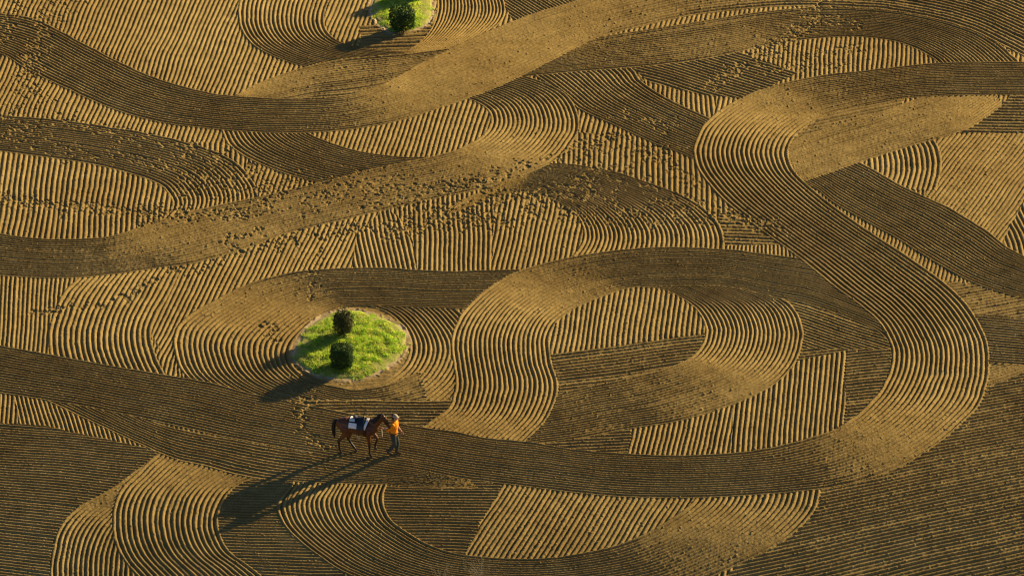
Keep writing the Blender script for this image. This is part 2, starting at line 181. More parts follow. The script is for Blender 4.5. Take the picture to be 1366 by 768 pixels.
TRACKS=[[[[5.01,6.51],[7.28,6.51],[9.21,4.75],[10.6,4.17]],0.44,10.4],[[[0.48,7.1],[3.34,8.91],[6.24,11.39]],0.62,10.4],[[[-18.07,13.95],[-15.08,12.02],[-12.13,10.45],[-9.78,8.61]],0.62,11.7],[[[-12.58,7.4],[-10.91,8.31],[-9.66,9.22]],0.75,15.6],[[[-2.36,8.31],[0.2,6.98],[2.19,7.7]],0.62,14.3],[[[0.2,5.62],[3.31,5.92],[5.55,4.75]],0.75,15.6],[[[-19.58,24.32],[-20.2,20.01]],0.5,11.7],[[[-18.43,20.01],[-18.67,16.58],[-18.11,14.6]],0.5,10.4],[[[-5.72,4.75],[-3.45,3.88]],0.62,11.7],[[[-12.31,0.77],[-10.15,2.45],[-7.95,3.88]],0.31,9.1],[[[4.23,11.39],[5.65,10.14],[7.02,7.7]],0.62,11.7],[[[9.36,19.31],[11.41,18.97],[13.81,19.87]],0.5,11.7],[[[-7.83,-6.08],[-7.25,-7.57],[-7.62,-9.03]],0.31,11.7],[[[-4.33,6.21],[0.48,4.75]],0.5,13.0],[[[-18.28,25.06],[-18.75,21.42],[-19.0,17.26],[-19.13,14.6],[-19.61,12.98]],0.44,14.3],[[[-17.37,25.06],[-17.96,22.13]],0.38,10.4],[[[-19.81,13.95],[-19.34,11.08]],0.62,11.7],[[[-18.9,13.3],[-17.6,10.77],[-15.27,10.02],[-12.95,9.4],[-10.33,8.0]],0.69,14.3],[[[-19.92,6.63],[-17.06,6.21],[-14.22,5.92],[-11.95,5.62],[-9.96,5.33]],0.44,28.6],[[[-19.66,6.98],[-18.81,6.98]],0.38,15.6],[[[-14.16,4.75],[-11.95,5.62]],0.62,13.0],[[[-9.88,7.4],[-8.03,7.22],[-6.05,7.22],[-3.5,7.7]],1.38,33.8],[[[-12.62,8.31],[-10.01,6.98],[-9.54,5.33]],0.88,18.2],[[[-3.49,7.4],[-1.22,8.31],[1.06,9.83],[3.08,11.39],[4.09,12.02]],0.56,14.3],[[[-9.04,3.02],[-6.83,4.17],[-3.46,4.75],[-0.08,5.33]],0.62,18.2],[[[-4.03,5.33],[-1.22,6.21],[1.62,6.98],[4.17,6.98]],0.75,26.0],[[[1.61,5.62],[4.15,5.33],[7.81,5.33],[10.05,4.75]],0.69,16.9],[[[2.49,9.83],[4.47,8.31],[6.99,6.21]],0.75,13.0],[[[2.77,8.61],[3.04,6.98]],0.5,18.2],[[[2.21,11.08],[3.07,10.45],[3.95,12.02]],0.44,11.7],[[[3.97,13.95],[5.41,12.98],[6.26,12.34]],0.62,11.7],[[[8.1,16.58],[9.64,18.97],[11.82,22.13],[12.69,25.06]],0.44,16.9],[[[10.56,20.01],[12.12,22.13],[13.32,22.28],[13.88,21.56]],0.5,14.3],[[[9.3,17.6],[11.07,17.8],[13.14,18.07]],0.44,10.4],[[[7.5,15.92],[8.87,17.94]],0.62,10.4],[[[-7.14,3.02],[-7.31,0.77],[-7.49,-1.14]],0.12,5.9],[[[-7.61,-7.08],[-7.74,-8.3],[-7.46,-9.74],[-6.5,-10.92]],0.31,11.7],[[[-17.72,-1.84],[-15.68,-1.31],[-14.46,-0.87],[-12.35,1.61]],0.25,11.7],[[[-9.16,-2.48],[-8.72,-3.27],[-8.97,-4.05]],0.31,11.7],[[[-10.72,3.02],[-9.37,4.46]],0.5,13.0],[[[8.39,5.62],[9.77,4.75]],0.19,10.4]]
ISLAND_A=[[-6.71,-1.91],[-6.29,-1.7],[-5.75,-1.68],[-5.21,-1.93],[-4.44,-2.43],[-3.92,-3.15],[-3.86,-4.17],[-4.11,-4.97],[-4.61,-5.66],[-5.13,-6.15],[-5.87,-6.44],[-6.62,-6.3],[-7.26,-6.0],[-7.75,-5.36],[-7.93,-4.77],[-7.79,-3.96],[-7.54,-3.05],[-7.13,-2.33]]
ISLAND_B=[[-3.2,24.71],[-3.19,23.54],[-3.22,22.59],[-3.41,21.88],[-3.88,21.41],[-4.38,21.22],[-4.81,21.12],[-5.17,21.73],[-5.46,22.4],[-5.59,23.16],[-5.57,24.03],[-5.39,25.1],[-5.05,26.29],[-4.55,27.09],[-3.99,27.19],[-3.5,26.49],[-3.27,25.49]]


STEP = .022
GX0, GX1, GY0, GY1 = -22.6, 22.6, -20.5, 26.8
gx = np.arange(GX0, GX1+STEP/2, STEP); gy = np.arange(GY0, GY1+STEP/2, STEP)
NX, NY = len(gx), len(gy)
def vnoise(cell, seed):
    r = np.random.default_rng(seed)
    nx, ny = int((GX1-GX0)/cell)+3, int((GY1-GY0)/cell)+3
    g = r.standard_normal((ny, nx)).astype(np.float32)
    fx = (gx-GX0)/cell; fy = (gy-GY0)/cell
    ix = fx.astype(int); iy = fy.astype(int); tx = (fx-ix).astype(np.float32); ty = (fy-iy).astype(np.float32)
    tx = tx*tx*(3-2*tx); ty = ty*ty*(3-2*ty)
    rows = g[:, ix]*(1-tx)+g[:, ix+1]*tx
    return rows[iy]*(1-ty)[:, None]+rows[iy+1]*ty[:, None]
N_BIG, N_MID, N_SML, N_FINE = vnoise(2.2, 1), vnoise(.45, 2), vnoise(.11, 3), vnoise(.05, 4)
H = np.zeros((NY, NX), np.float32)

def rows_profile(ph, seed):
    """rounded crests with a sharp groove; every tine cuts a little deeper or shallower"""
    r = np.random.default_rng(seed); tab = r.normal(0, 1, 4096).astype(np.float32)
    k = np.round(ph).astype(np.int64) % 4096
    s = np.abs(np.sin(np.pi*ph)); v = 2*s**.9-1
    dep = np.where(tab[(k+55) % 4096] > 1.35, .3, np.clip(1+.38*tab[k], .4, 2.1)); v = np.where(v < 0, v*dep, v)
    c = np.floor(ph).astype(np.int64) % 4096
    return v+.2*np.clip(tab[(c+977) % 4096], -1.6, 1.6)*s
def in_poly(P, X, Y):
    ins = np.zeros(X.shape, bool); n = len(P)
    for i in range(n):
        (x1, y1), (x2, y2) = P[i], P[(i+1) % n]
        if y1 == y2: continue
        c = ((y1 > Y) != (y2 > Y)) & (X < (x2-x1)*(Y-y1)/(y2-y1)+x1); ins ^= c
    return ins
def window(xs, ys):
    i0 = max(0, int((min(xs)-GX0)/STEP)); i1 = min(NX, int((max(xs)-GX0)/STEP)+2)
    j0 = max(0, int((min(ys)-GY0)/STEP)); j1 = min(NY, int((max(ys)-GY0)/STEP)+2)
    return i0, i1, j0, j1
def spline(P, m):
    P = np.array(P, float); Q = np.vstack([2*P[0]-P[1], P, 2*P[-1]-P[-2]]); out = []
    for i in range(len(P)-1):
        a, b, c, d = Q[i:i+4]; t = np.linspace(0, 1, m, endpoint=False)[:, None]
        out.append(.5*(2*b+(c-a)*t+(2*a-5*b+4*c-d)*t**2+(3*b-a-3*c+d)*t**3))
    return np.vstack(out+[P[-1:]])
def do_fill(name, P, nrm, lam, amp, seed):
    xs, ys = zip(*P); i0, i1, j0, j1 = window(xs, ys)
    if i1 <= i0 or j1 <= j0: return
    X, Y = np.meshgrid(gx[i0:i1], gy[j0:j1])
    wob = .16*N_MID[j0:j1, i0:i1]
    msk = in_poly(P, X+.03*N_MID[j0:j1, i0:i1]+.015*N_SML[j0:j1, i0:i1], Y)
    ph = (X*nrm[0]+Y*nrm[1])/lam+.22*N_BIG[j0:j1, i0:i1]+.15*wob
    h = 1.08*amp*(1+.08*N_MID[j0:j1, i0:i1])*rows_profile(ph, seed)
    sub = H[j0:j1, i0:i1]; sub[msk] = h[msk]
def do_pass(name, A, B, n, amp, keep, seed):
    m = 32; A = spline(A, m); B = spline(B, m)
    i0, i1, j0, j1 = window(list(A[:, 0])+list(B[:, 0]), list(A[:, 1])+list(B[:, 1]))
    T = np.full((j1-j0, i1-i0), np.nan, np.float32)
    lx, ly = gx[i0:i1], gy[j0:j1]
    for k in range(len(A)-1):
        for tri, tv in (((A[k], A[k+1], B[k+1]), (0, 0, 1)), ((A[k], B[k+1], B[k]), (0, 1, 1))):
            q = np.array(tri); a0 = np.searchsorted(lx, q[:, 0].min()); a1 = np.searchsorted(lx, q[:, 0].max(), 'right')
            b0 = np.searchsorted(ly, q[:, 1].min()); b1 = np.searchsorted(ly, q[:, 1].max(), 'right')
            if a1 <= a0 or b1 <= b0: continue
            den = (q[1, 1]-q[2, 1])*(q[0, 0]-q[2, 0])+(q[2, 0]-q[1, 0])*(q[0, 1]-q[2, 1])
            if abs(den) < 1e-9: continue
            X = lx[a0:a1][None, :]-q[2, 0]; Y = ly[b0:b1][:, None]-q[2, 1]
            u = ((q[1, 1]-q[2, 1])*X+(q[2, 0]-q[1, 0])*Y)/den; v = ((q[2, 1]-q[0, 1])*X+(q[0, 0]-q[2, 0])*Y)/den
            ww = 1-u-v; ok = (u >= -1e-4) & (v >= -1e-4) & (ww >= -1e-4)
            sub = T[b0:b1, a0:a1]; sub[ok] = (tv[0]*u+tv[1]*v+tv[2]*ww)[ok]
    sm = N_SML[j0:j1, i0:i1]+.7*N_MID[j0:j1, i0:i1]
    msk = (T > .006*np.abs(sm)) & (T < 1-.006*np.abs(sm)); t = T[msk]
    mid = N_MID[j0:j1, i0:i1][msk]; big = N_BIG[j0:j1, i0:i1][msk]
    ph = t*n+.035*mid+.08*big*np.sin(np.pi*np.clip(t, 0, 1))
    h = 1.08*amp*(1+.10*mid)*rows_profile(ph, seed)
    wdt = 3.2; e = np.minimum(t, 1-t)*wdt
    h = h+(.018+.010*mid)*np.exp(-(e/.05)**2)-.012*np.exp(-((e-.14)/.05)**2)
    sub = H[j0:j1, i0:i1]; sub[msk] = h+keep*sub[msk]
for sd_, rec in enumerate(FIELD):
    (do_fill if rec[0] == 'fill' else do_pass)(*rec[1:], 100+sd_)

# ground under and round the two grass islands: trampled flat, with a dry crumbly rim
XX, YY = np.meshgrid(gx, gy)
def dist_poly(P, X, Y):
    d = np.full(X.shape, 1e9)
    for i in range(len(P)):
        a = np.array(P[i]); b = np.array(P[(i+1) % len(P)]); ab = b-a
        t = np.clip(((X-a[0])*ab[0]+(Y-a[1])*ab[1])/(ab@ab+1e-9), 0, 1)
        d = np.minimum(d, np.hypot(X-a[0]-t*ab[0], Y-a[1]-t*ab[1]))
    return d
RIM = np.zeros((NY, NX), np.float32)
ISL = [[tuple(p) for p in spline(P+[P[0]], 4)[:-1]] for P in (ISLAND_A, ISLAND_B)]
for P in ISL:
    xs, ys = zip(*P); i0, i1, j0, j1 = window([min(xs)-1, max(xs)+1], [min(ys)-1, max(ys)+1])
    X, Y = XX[j0:j1, i0:i1], YY[j0:j1, i0:i1]
    d = dist_poly(P, X, Y); ins = in_poly(P, X, Y); d = np.where(ins, -d, d)+.05*N_MID[j0:j1, i0:i1]
    f = np.clip(1-(d-.02)/.22, 0, 1); hh = H[j0:j1, i0:i1]
    hh *= 1-f*.97; hh += .03*f+.03*np.exp(-((d-.15)/.06)**2)*np.clip(N_MID[j0:j1, i0:i1]+.6*N_SML[j0:j1, i0:i1], 0, 1.5)
    RIM[j0:j1, i0:i1] = np.clip(1-(d-.05)/.15, 0, 1)*np.clip(.7+.6*N_MID[j0:j1, i0:i1], .25, 1)

# hoofprints
for pts, half, per in TRACKS:
    P = spline(pts, 12); seg = np.hypot(*np.diff(P, axis=0).T); L = seg.sum(); cum = np.concatenate([[0], np.cumsum(seg)])
    for _ in range(int(L*per)):
        s = rng.uniform(0, L); k = min(np.searchsorted(cum, s, 'right')-1, len(seg)-1); f = (s-cum[k])/max(seg[k], 1e-6)
        c = P[k]*(1-f)+P[k+1]*f; tdir = (P[k+1]-P[k])/max(seg[k], 1e-6)
        off = rng.normal(0, half*.55); cx, cy = c[0]-tdir[1]*off, c[1]+tdir[0]*off
        a = math.atan2(tdir[1], tdir[0])+rng.normal(0, .5); r1 = rng.uniform(.038, .085); dp = rng.uniform(.012, .032)
        i0, i1, j0, j1 = window([cx-.3, cx+.3], [cy-.3, cy+.3])
        if i1-i0 < 4 or j1-j0 < 4: continue
        X, Y = XX[j0:j1, i0:i1]-cx, YY[j0:j1, i0:i1]-cy
        u = X*math.cos(a)+Y*math.sin(a); v = -X*math.sin(a)+Y*math.cos(a)
        rr = np.sqrt((u/1.25)**2+v**2)/r1*(1+.32*N_SML[j0:j1, i0:i1]+.2*N_FINE[j0:j1, i0:i1])
        hh = H[j0:j1, i0:i1]; g = np.exp(-rr**2*.9)
        hh *= 1-.75*g
        hh -= dp*np.exp(-rr**4*.9); hh += dp*.38*np.exp(-((rr-1.45)/.38)**2)*(.75+.5*np.sign(u)*np.clip(abs(u)/r1, 0, 1))
# clods and crumbs
H += .0034*N_SML+.0032*N_FINE*(.7+.3*np.clip(N_BIG, -1, 1))
for cnt, hgt, rad in ((52000, .016, 1), (7000, .030, 2)):
    ci = rng.integers(4, NX-4, cnt); cj = rng.integers(4, NY-4, cnt); hs = rng.uniform(.4, 1.2, cnt)*hgt
    for di in range(-rad-1, rad+2):
        for dj in range(-rad-1, rad+2):
            k = math.exp(-(di*di+dj*dj)/(rad*.75)**2)
            if k > .02: np.add.at(H, (cj+dj, ci+di), (hs*k).astype(np.float32))

# towards the rim of the detailed plot the rows sink into the coarser sheet
EDGE = np.minimum(np.minimum(XX-GX0, GX1-XX), np.minimum(YY-GY0, GY1-YY)).astype(np.float32)
EDGE = np.clip((EDGE+.15*N_MID-.25)/1.0, 0, 1); H = H*EDGE-.045*(1-EDGE)
Z = H+land(gy)[:, None]
V = np.stack([XX, YY, Z], -1).reshape(-1, 3)
idx = np.arange(NX*NY, dtype=np.int32).reshape(NY, NX)
Q = np.stack([idx[:-1, :-1], idx[:-1, 1:], idx[1:, 1:], idx[1:, :-1]], -1).reshape(-1, 4)
# the same sheet carries on, coarser, to the horizon
def axis(lo, hi):
    a = np.geomspace(.6, 900, 46)
    return np.concatenate([(lo+.5)-a[::-1]+.6, np.linspace(lo+.5, hi-.5, 60)[1:-1], (hi-.5)+a-.6])
ox, oy = axis(GX0, GX1), axis(GY0, GY1)
OX, OY = np.meshgrid(ox, oy); OZ = land(OY)-.05
oid = np.arange(len(ox)*len(oy), dtype=np.int32).reshape(len(oy), len(ox))+NX*NY
OQ = np.stack([oid[:-1, :-1], oid[:-1, 1:], oid[1:, 1:], oid[1:, :-1]], -1)
mx_, my_ = (ox[:-1]+ox[1:])/2, (oy[:-1]+oy[1:])/2
hole = ((mx_ > GX0+.5) & (mx_ < GX1-.5))[None, :] & ((my_ > GY0+.5) & (my_ < GY1-.5))[:, None]
Q = np.vstack([Q, OQ[~hole]]); V = np.vstack([V, np.stack([OX, OY, OZ], -1).reshape(-1, 3)])
gme = mesh_np('ground', V, Q, True)
at = gme.attributes.new('rim', 'FLOAT', 'POINT')
at.data.foreach_set('value', np.concatenate([RIM.ravel(), np.zeros(OX.size, np.float32)]).astype(np.float32))

at = gme.attributes.new('coarse', 'FLOAT', 'POINT')
at.data.foreach_set('value', np.concatenate([1-EDGE.ravel(), np.ones(OX.size, np.float32)]).astype(np.float32))

t = NT('tilled_soil')
big = t.noise(.16, 4, .6); mid = t.noise(1.6, 4, .6); fine = t.noise(22, 4, .7)
c = t.ramp(big, [(.30, (.235, .164, .058)), (.52, (.282, .208, .078)), (.74, (.33, .25, .10))])
c = t.mix(c, t.ramp(mid, [(.3, (.78, .765, .75)), (.7, (1.15, 1.15, 1.15))]), 1.0, 'MULTIPLY')
c = t.mix(c, t.ramp(fine, [(.28, (.66, .64, .62)), (.5, (1, 1, 1)), (.74, (1.3, 1.3, 1.28))]), 1.0, 'MULTIPLY')
ra = t.n('ShaderNodeAttribute', attribute_name='rim')
c = t.mix(c, (.56, .45, .30), ra.outputs['Fac'])
SOIL = t.set(c, 1, .05)
wv = t.n('ShaderNodeTexWave', wave_type='BANDS', bands_direction='Y', wave_profile='SIN'); t.l(t.coord(), wv.inputs['Vector'])
wv.inputs['Scale'].default_value = 1.65; wv.inputs['Distortion'].default_value = 2.0; wv.inputs['Detail'].default_value = 3; wv.inputs['Detail Scale'].default_value = .25
co = t.n('ShaderNodeAttribute', attribute_name='coarse')
ml = t.n('ShaderNodeMath', operation='MULTIPLY'); t.l(wv.outputs['Fac'], ml.inputs[0]); t.l(co.outputs['Fac'], ml.inputs[1])
b1 = t.n('ShaderNodeBump'); b1.inputs['Strength'].default_value = 1; b1.inputs['Distance'].default_value = .06; t.l(ml.outputs[0], b1.inputs['Height'])
b2 = t.n('ShaderNodeBump'); b2.inputs['Strength'].default_value = .5; b2.inputs['Distance'].default_value = .02
t.l(t.noise(45, 4, .7), b2.inputs['Height']); t.l(b1.outputs[0], b2.inputs['Normal']); t.l(b2.outputs[0], t.b.inputs['Normal'])
link('ground', gme, SOIL, label='brown harrowed earth with curved furrow patterns', kind='structure')

# ------------------------------------------------------------------ grass islands
GRASS = foliage('grass_blades', [(.25, (.20, .40, .04)), (.42, (.40, .64, .07)), (.56, (.60, .74, .10)), (.72, (.84, .78, .28))], 4.5, .5, dry=(.62, .53, .26))
tt = NT('thatch'); THATCH = tt.set(tt.ramp(tt.noise(6, 4), [(.3, (.22, .28, .05)), (.7, (.45, .42, .16))]), 1, .05)
def island(P, seed, label):
    r = np.random.default_rng(seed); P = np.array(P); c = P.mean(0)
    rings = [1, .93, .8, .6, .35, .12]; hs = [.0, .05, .075, .085, .09, .09]
    Vv = []
    for s, h in zip(rings, hs):
        for p in P:
            q = c+(p-c)*s; Vv.append((q[0], q[1], float(land(q[1]))+.02+h))
    Vv.append((c[0], c[1], float(land(c[1]))+.112)); n = len(P); Fq = []
    for k in range(len(rings)-1):
        for i in range(n): Fq.append((k*n+i, k*n+(i+1) % n, (k+1)*n+(i+1) % n, (k+1)*n+i))
    k = len(rings)-1
    me = bpy.data.meshes.new('grass_island'); me.from_pydata(Vv, [], Fq+[(k*n+i, k*n+(i+1) % n, len(Vv)-1) for i in range(n)])
    link('grass_island', me, THATCH, label=label[0], kind='structure')
    lo, hi = P.min(0), P.max(0); N = int(np.prod(hi-lo)*3400)
    lo, hi = lo-.2, hi+.2; pts = r.uniform(lo, hi, (N, 2)); pl = [tuple(p) for p in P]
    ins = in_poly(pl, pts[:, 0], pts[:, 1]); 
    d = dist_poly(pl, pts[:, 0], pts[:, 1])*np.where(ins, 1, -1)
    cl = np.sin(pts[:, 0]*5.1+1.3*np.sin(pts[:, 1]*3.7))*np.sin(pts[:, 1]*6.3+np.sin(pts[:, 0]*4.1)*1.7)
    keepm = r.random(len(pts)) < np.clip((d+.18*cl+.09*np.sin(pts[:, 0]*17+pts[:, 1]*9))/.25, 0, 1)*(.75+.25*cl); pts, d, cl = pts[keepm], d[keepm], cl[keepm]
    n = len(pts); L = r.uniform(.04, .095, n)*(1+.4*cl)*np.clip(.55+d, .4, 1); a = r.uniform(0, 2*np.pi, n); b = r.uniform(0, 2*np.pi, n)
    wd = r.uniform(.008, .016, n); bend = r.uniform(.2, .9, n)*L
    z0 = land(pts[:, 1])+.02+np.clip(d/.6, 0, 1)*.07
    px_, py_ = np.cos(a)*wd, np.sin(a)*wd; bx, by = np.cos(b)*bend, np.sin(b)*bend
    x, y = pts.T
    VV = np.stack([np.stack([x-px_, y-py_, z0], -1), np.stack([x+px_, y+py_, z0], -1),
                   np.stack([x+px_*.8+bx*.35, y+py_*.8+by*.35, z0+L*.6], -1), np.stack([x+bx, y+by, z0+L*.95], -1),
                   np.stack([x-px_*.8+bx*.35, y-py_*.8+by*.35, z0+L*.6], -1)], 1).reshape(-1, 3)
    FF = (np.arange(n)*5)[:, None]+np.array([0, 1, 2, 3, 4])
    link('grass', mesh_np('grass', VV, FF), GRASS, label=label[1], cat='grass', kind='stuff')
island(ISL[0], 3, ('egg shaped grassy island in the ploughed field', 'bright green grass on the island behind the horse'))
island(ISL[1], 4, ('grassy island at the far edge of the field', 'bright green grass on the far island by the top edge'))

# ------------------------------------------------------------------ clipped bushes on the islands
BARK = plain('bark', (.10, .07, .045), .9, .1, 18, .35)
def bush(loc, size, boxy, stops, label, seed, n=4600, leaf=.036, loose=.085):
    r = np.random.default_rng(seed)
    root = empty('clipped_bush', loc, r.uniform(0, 6), label, 'bush', 'clipped bushes on the grass islands')
    # crown: leaves through a rounded block
    d = r.normal(size=(n, 3))
    if boxy > 2:                                   # clipped flat: spread the leaves evenly over the faces of a block
        d = r.uniform(-1, 1, (n, 3)); d[np.arange(n), r.integers(0, 3, n)] = r.choice([-1, 1], n)
    d /= np.linalg.norm(d, axis=1)[:, None]
    p = 2+boxy*(1 if boxy > 3 else .6); s = 1/(np.abs(d)**p).sum(1)**(1/p)
    rad = np.where(r.random(n) < .72, r.uniform(.86, 1.0, n), r.random(n)**.5*.9)*(1+r.normal(0, loose, n))
    lump = 1+(.05 if boxy > 2 else .12)*np.sin(d[:, 0]*5+seed)*np.sin(d[:, 1]*6+2)*np.sin(d[:, 2]*5+1)
    hx, hy, hz = size[0]/2, size[1]/2, (size[2]-.08)/2
    c = d*(s*rad*lump)[:, None]*np.array([hx, hy, hz])+np.array([0, 0, .08+hz])
    c[:, 2] = np.maximum(c[:, 2], .05)
    nrm = d+r.normal(0, .7, (n, 3)); nrm /= np.linalg.norm(nrm, axis=1)[:, None]
    u = np.cross(nrm, r.normal(size=(n, 3))); u /= np.linalg.norm(u, axis=1)[:, None]; v = np.cross(nrm, u)
    L = leaf*r.uniform(.7, 1.4, n)[:, None]
    VV = np.stack([c-u*L, c+v*L*.5+nrm*L*.15, c+u*L, c-v*L*.5+nrm*L*.15], 1).reshape(-1, 3)
    link('crown', mesh_np('crown', VV, (np.arange(n)*4)[:, None]+np.arange(4)), foliage('bush_leaves', stops, 7, .2), root)
    bm = bmesh.new()
    def limb(a, b, r0, r1):
        a, b = Vector(a), Vector(b); q = (b-a).to_track_quat('Z', 'Y').to_matrix().to_4x4()
        bmesh.ops.create_cone(bm, cap_ends=True, segments=8, radius1=r0, radius2=r1, depth=(b-a).length, matrix=Matrix.Translation((a+b)/2) @ q)
    limb((0, 0, -.05), (0, 0, size[2]*.4), .055, .04)
    for k in range(7):
        a = k*.9; limb((0, 0, size[2]*(.2+.03*k)), (math.cos(a)*hx*.7, math.sin(a)*hy*.7, size[2]*(.5+.05*k)), .028, .009)
    me = bpy.data.meshes.new('trunk'); bm.to_mesh(me); bm.free(); link('trunk', me, BARK, root)
GREEN = [(.3, (.024, .06, .016)), (.55, (.05, .11, .026)), (.75, (.09, .16, .04))]
BROWN = [(.3, (.035, .06, .018)), (.52, (.075, .085, .03)), (.75, (.14, .11, .05))]
bush(on_land(*BUSHES[0], .06), (.70, .70, 1.02), .4, BROWN, 'brownish rounded bush at the back of the egg shaped grass island', 1, 3800, .032, .14)
bush(on_land(*BUSHES[1], .06), (.80, .80, .96), 2.05, GREEN, 'dark green rounded bush at the front of the grass island, nearest the horse', 2)
bush(on_land(*BUSHES[2], .06), (.84, .80, .98), 5.5, GREEN, 'dark square clipped bush on the far island at the top edge', 3, loose=.05)
bush(on_land(*BUSHES[3], .06), (.84, .84, 1.15), 2.0, GREEN, 'clipped bush on the rear of the far island casting a long shadow', 4)

# ------------------------------------------------------------------ horse and handler
def blob(name, chains, voxel, m, parent=None, smooth=4, extra=()):
    """one continuous skin grown round chains of (x, y, z, radius[, ry scale])"""
    bm = bmesh.new()
    def ball(p, r, sy=1.0, sz=1.0, sx=1.0, rot=None):
        M = Matrix.Translation(p)
        if rot is not None: M = M @ rot
        bmesh.ops.create_icosphere(bm, subdivisions=2, radius=1, matrix=M @ Matrix.Diagonal((r*sx, r*sy, r*sz, 1)))
    for ch in chains:
        for a, b in zip(ch[:-1], ch[1:]):
            pa, pb = Vector(a[:3]), Vector(b[:3]); ra, rb = a[3], b[3]
            sa, sb = (a[4] if len(a) > 4 else 1), (b[4] if len(b) > 4 else 1)
            k = max(1, int((pb-pa).length/(min(ra, rb)*.3)))
            for i in range(k+1):
                f = i/k; f2 = f*f*(3-2*f)
                ball(pa.lerp(pb, f), ra+(rb-ra)*f2, sa+(sb-sa)*f)
    for e in extra: ball(*e)
    me = bpy.data.meshes.new(name); bm.to_mesh(me); bm.free()
    o = bpy.data.objects.new(name, me); sc.collection.objects.link(o)
    md = o.modifiers.new('r', 'REMESH'); md.mode = 'VOXEL'; md.voxel_size = voxel; md.use_smooth_shade = True
    s = o.modifiers.new('s', 'SMOOTH'); s.iterations = smooth; s.factor = .5
    dg = bpy.context.evaluated_depsgraph_get(); dg.update()
    nm = bpy.data.meshes.new_from_object(o.evaluated_get(dg)); bpy.data.objects.remove(o); bpy.data.meshes.remove(me)
    nm.name = name
    return link(name, nm, m, parent)
def tube_mesh(name, pts, r, m, parent=None, closed=False, **kw):
    cu = bpy.data.curves.new(name, 'CURVE'); cu.dimensions = '3D'; cu.bevel_depth = r; cu.bevel_resolution = 2
    sp = cu.splines.new('POLY'); sp.points.add(len(pts)-1); sp.use_cyclic_u = closed
    for q, p in zip(sp.points, pts): q.co = (*p, 1)
    o = bpy.data.objects.new(name, cu); sc.collection.objects.link(o)
    dg = bpy.context.evaluated_depsgraph_get(); dg.update()
    me = bpy.data.meshes.new_from_object(o.evaluated_get(dg)); bpy.data.objects.remove(o); me.name = name
    return link(name, me, m, parent, **kw)

# coat: bay with black points (real markings, by height on the horse)
t = NT('bay_coat'); sep = t.n('ShaderNodeSeparateXYZ'); t.l(t.coord(), sep.inputs[0])
mr = t.n('ShaderNodeMapRange'); t.l(sep.outputs[2], mr.inputs[0]); mr.inputs[1].default_value = .48; mr.inputs[2].default_value = .72
f0 = t.noise(3, 3)
cc = t.ramp(f0, [(.3, (.085, .028, .011)), (.7, (.14, .05, .018))])
COAT = t.set(t.mix((.012, .010, .009), cc, mr.outputs[0]), .42, .4)
HAIR = plain('black_hair', (.012, .010, .010), .55, .3, 60, .4)
HOOF = plain('hoof_horn', (.05, .04, .035), .5, .3)
WHITE = plain('white_cloth', (.93, .93, .93), .8, .15, 30, .05)
NAVY = plain('navy_leather', (.018, .022, .035), .45, .4)
LEATHER = plain('dark_leather', (.03, .018, .012), .5, .35)
STEEL = NT('steel'); STEEL.b.inputs['Metallic'].default_value = 1; STEEL = STEEL.set((.6, .6, .6), .3, .5)

(HX, HY), HA = HORSE_AT, R(-13)
horse = empty('horse', on_land(HX, HY, .035), HA, 'bay horse with black mane and white saddle cloth walking across the field', 'horse'); horse.scale = (.97,)*3
trunk_ = [(-.66, 0, 1.22, .235, .92), (-.5, 0, 1.22, .285, .95), (-.22, 0, 1.19, .285, .98), (.08, 0, 1.14, .295, .95), (.34, 0, 1.17, .285, .84), (.5, 0, 1.2, .235, .84)]
withers = [(-.5, 0, 1.36, .13), (-.15, 0, 1.33, .12), (.3, 0, 1.41, .10), (.5, 0, 1.45, .11, .8), (.64, 0, 1.58, .11, .7), (.82, 0, 1.76, .085, .75)]
neck = [(.48, 0, 1.27, .21, .72), (.62, 0, 1.43, .18, .62), (.74, 0, 1.58, .145, .62), (.84, 0, 1.7, .12, .68)]
head = [(.86, 0, 1.74, .105, .8), (.93, 0, 1.66, .112, .78), (1.0, 0, 1.54, .095, .72), (1.07, 0, 1.42, .07, .75), (1.115, 0, 1.34, .062, .85), (1.135, 0, 1.3, .056, .85)]
def leg(*p): return list(p)
rh = leg((-.52, -.13, 1.12, .2), (-.46, -.16, .92, .135), (-.6, -.15, .72, .085), (-.76, -.14, .54, .062), (-.745, -.135, .36, .042), (-.725, -.13, .16, .047), (-.69, -.13, .09, .042))
lh = leg((-.48, .13, 1.12, .2), (-.36, .16, .9, .135), (-.4, .15, .7, .085), (-.47, .13, .53, .062), (-.37, .125, .35, .042), (-.24, .12, .16, .047), (-.19, .12, .09, .042))
rf = leg((.4, -.13, 1.12, .15), (.36, -.155, .92, .105), (.4, -.145, .72, .07), (.41, -.14, .5, .055), (.41, -.14, .33, .038), (.41, -.14, .15, .045), (.45, -.14, .09, .04))
lf = leg((.42, .13, 1.12, .15), (.42, .155, .94, .105), (.54, .145, .8, .07), (.64, .14, .66, .055), (.60, .14, .5, .038), (.55, .14, .36, .045), (.56, .14, .29, .04))
ears = [[(.84, .055, 1.82, .03), (.86, .07, 1.9, .022), (.875, .07, 1.96, .008)], [(.84, -.055, 1.82, .03), (.86, -.07, 1.9, .022), (.875, -.07, 1.96, .008)]]
blob('body', [trunk_, withers, neck, head, rh, lh, rf, lf]+ears, .016, COAT, horse, 6)
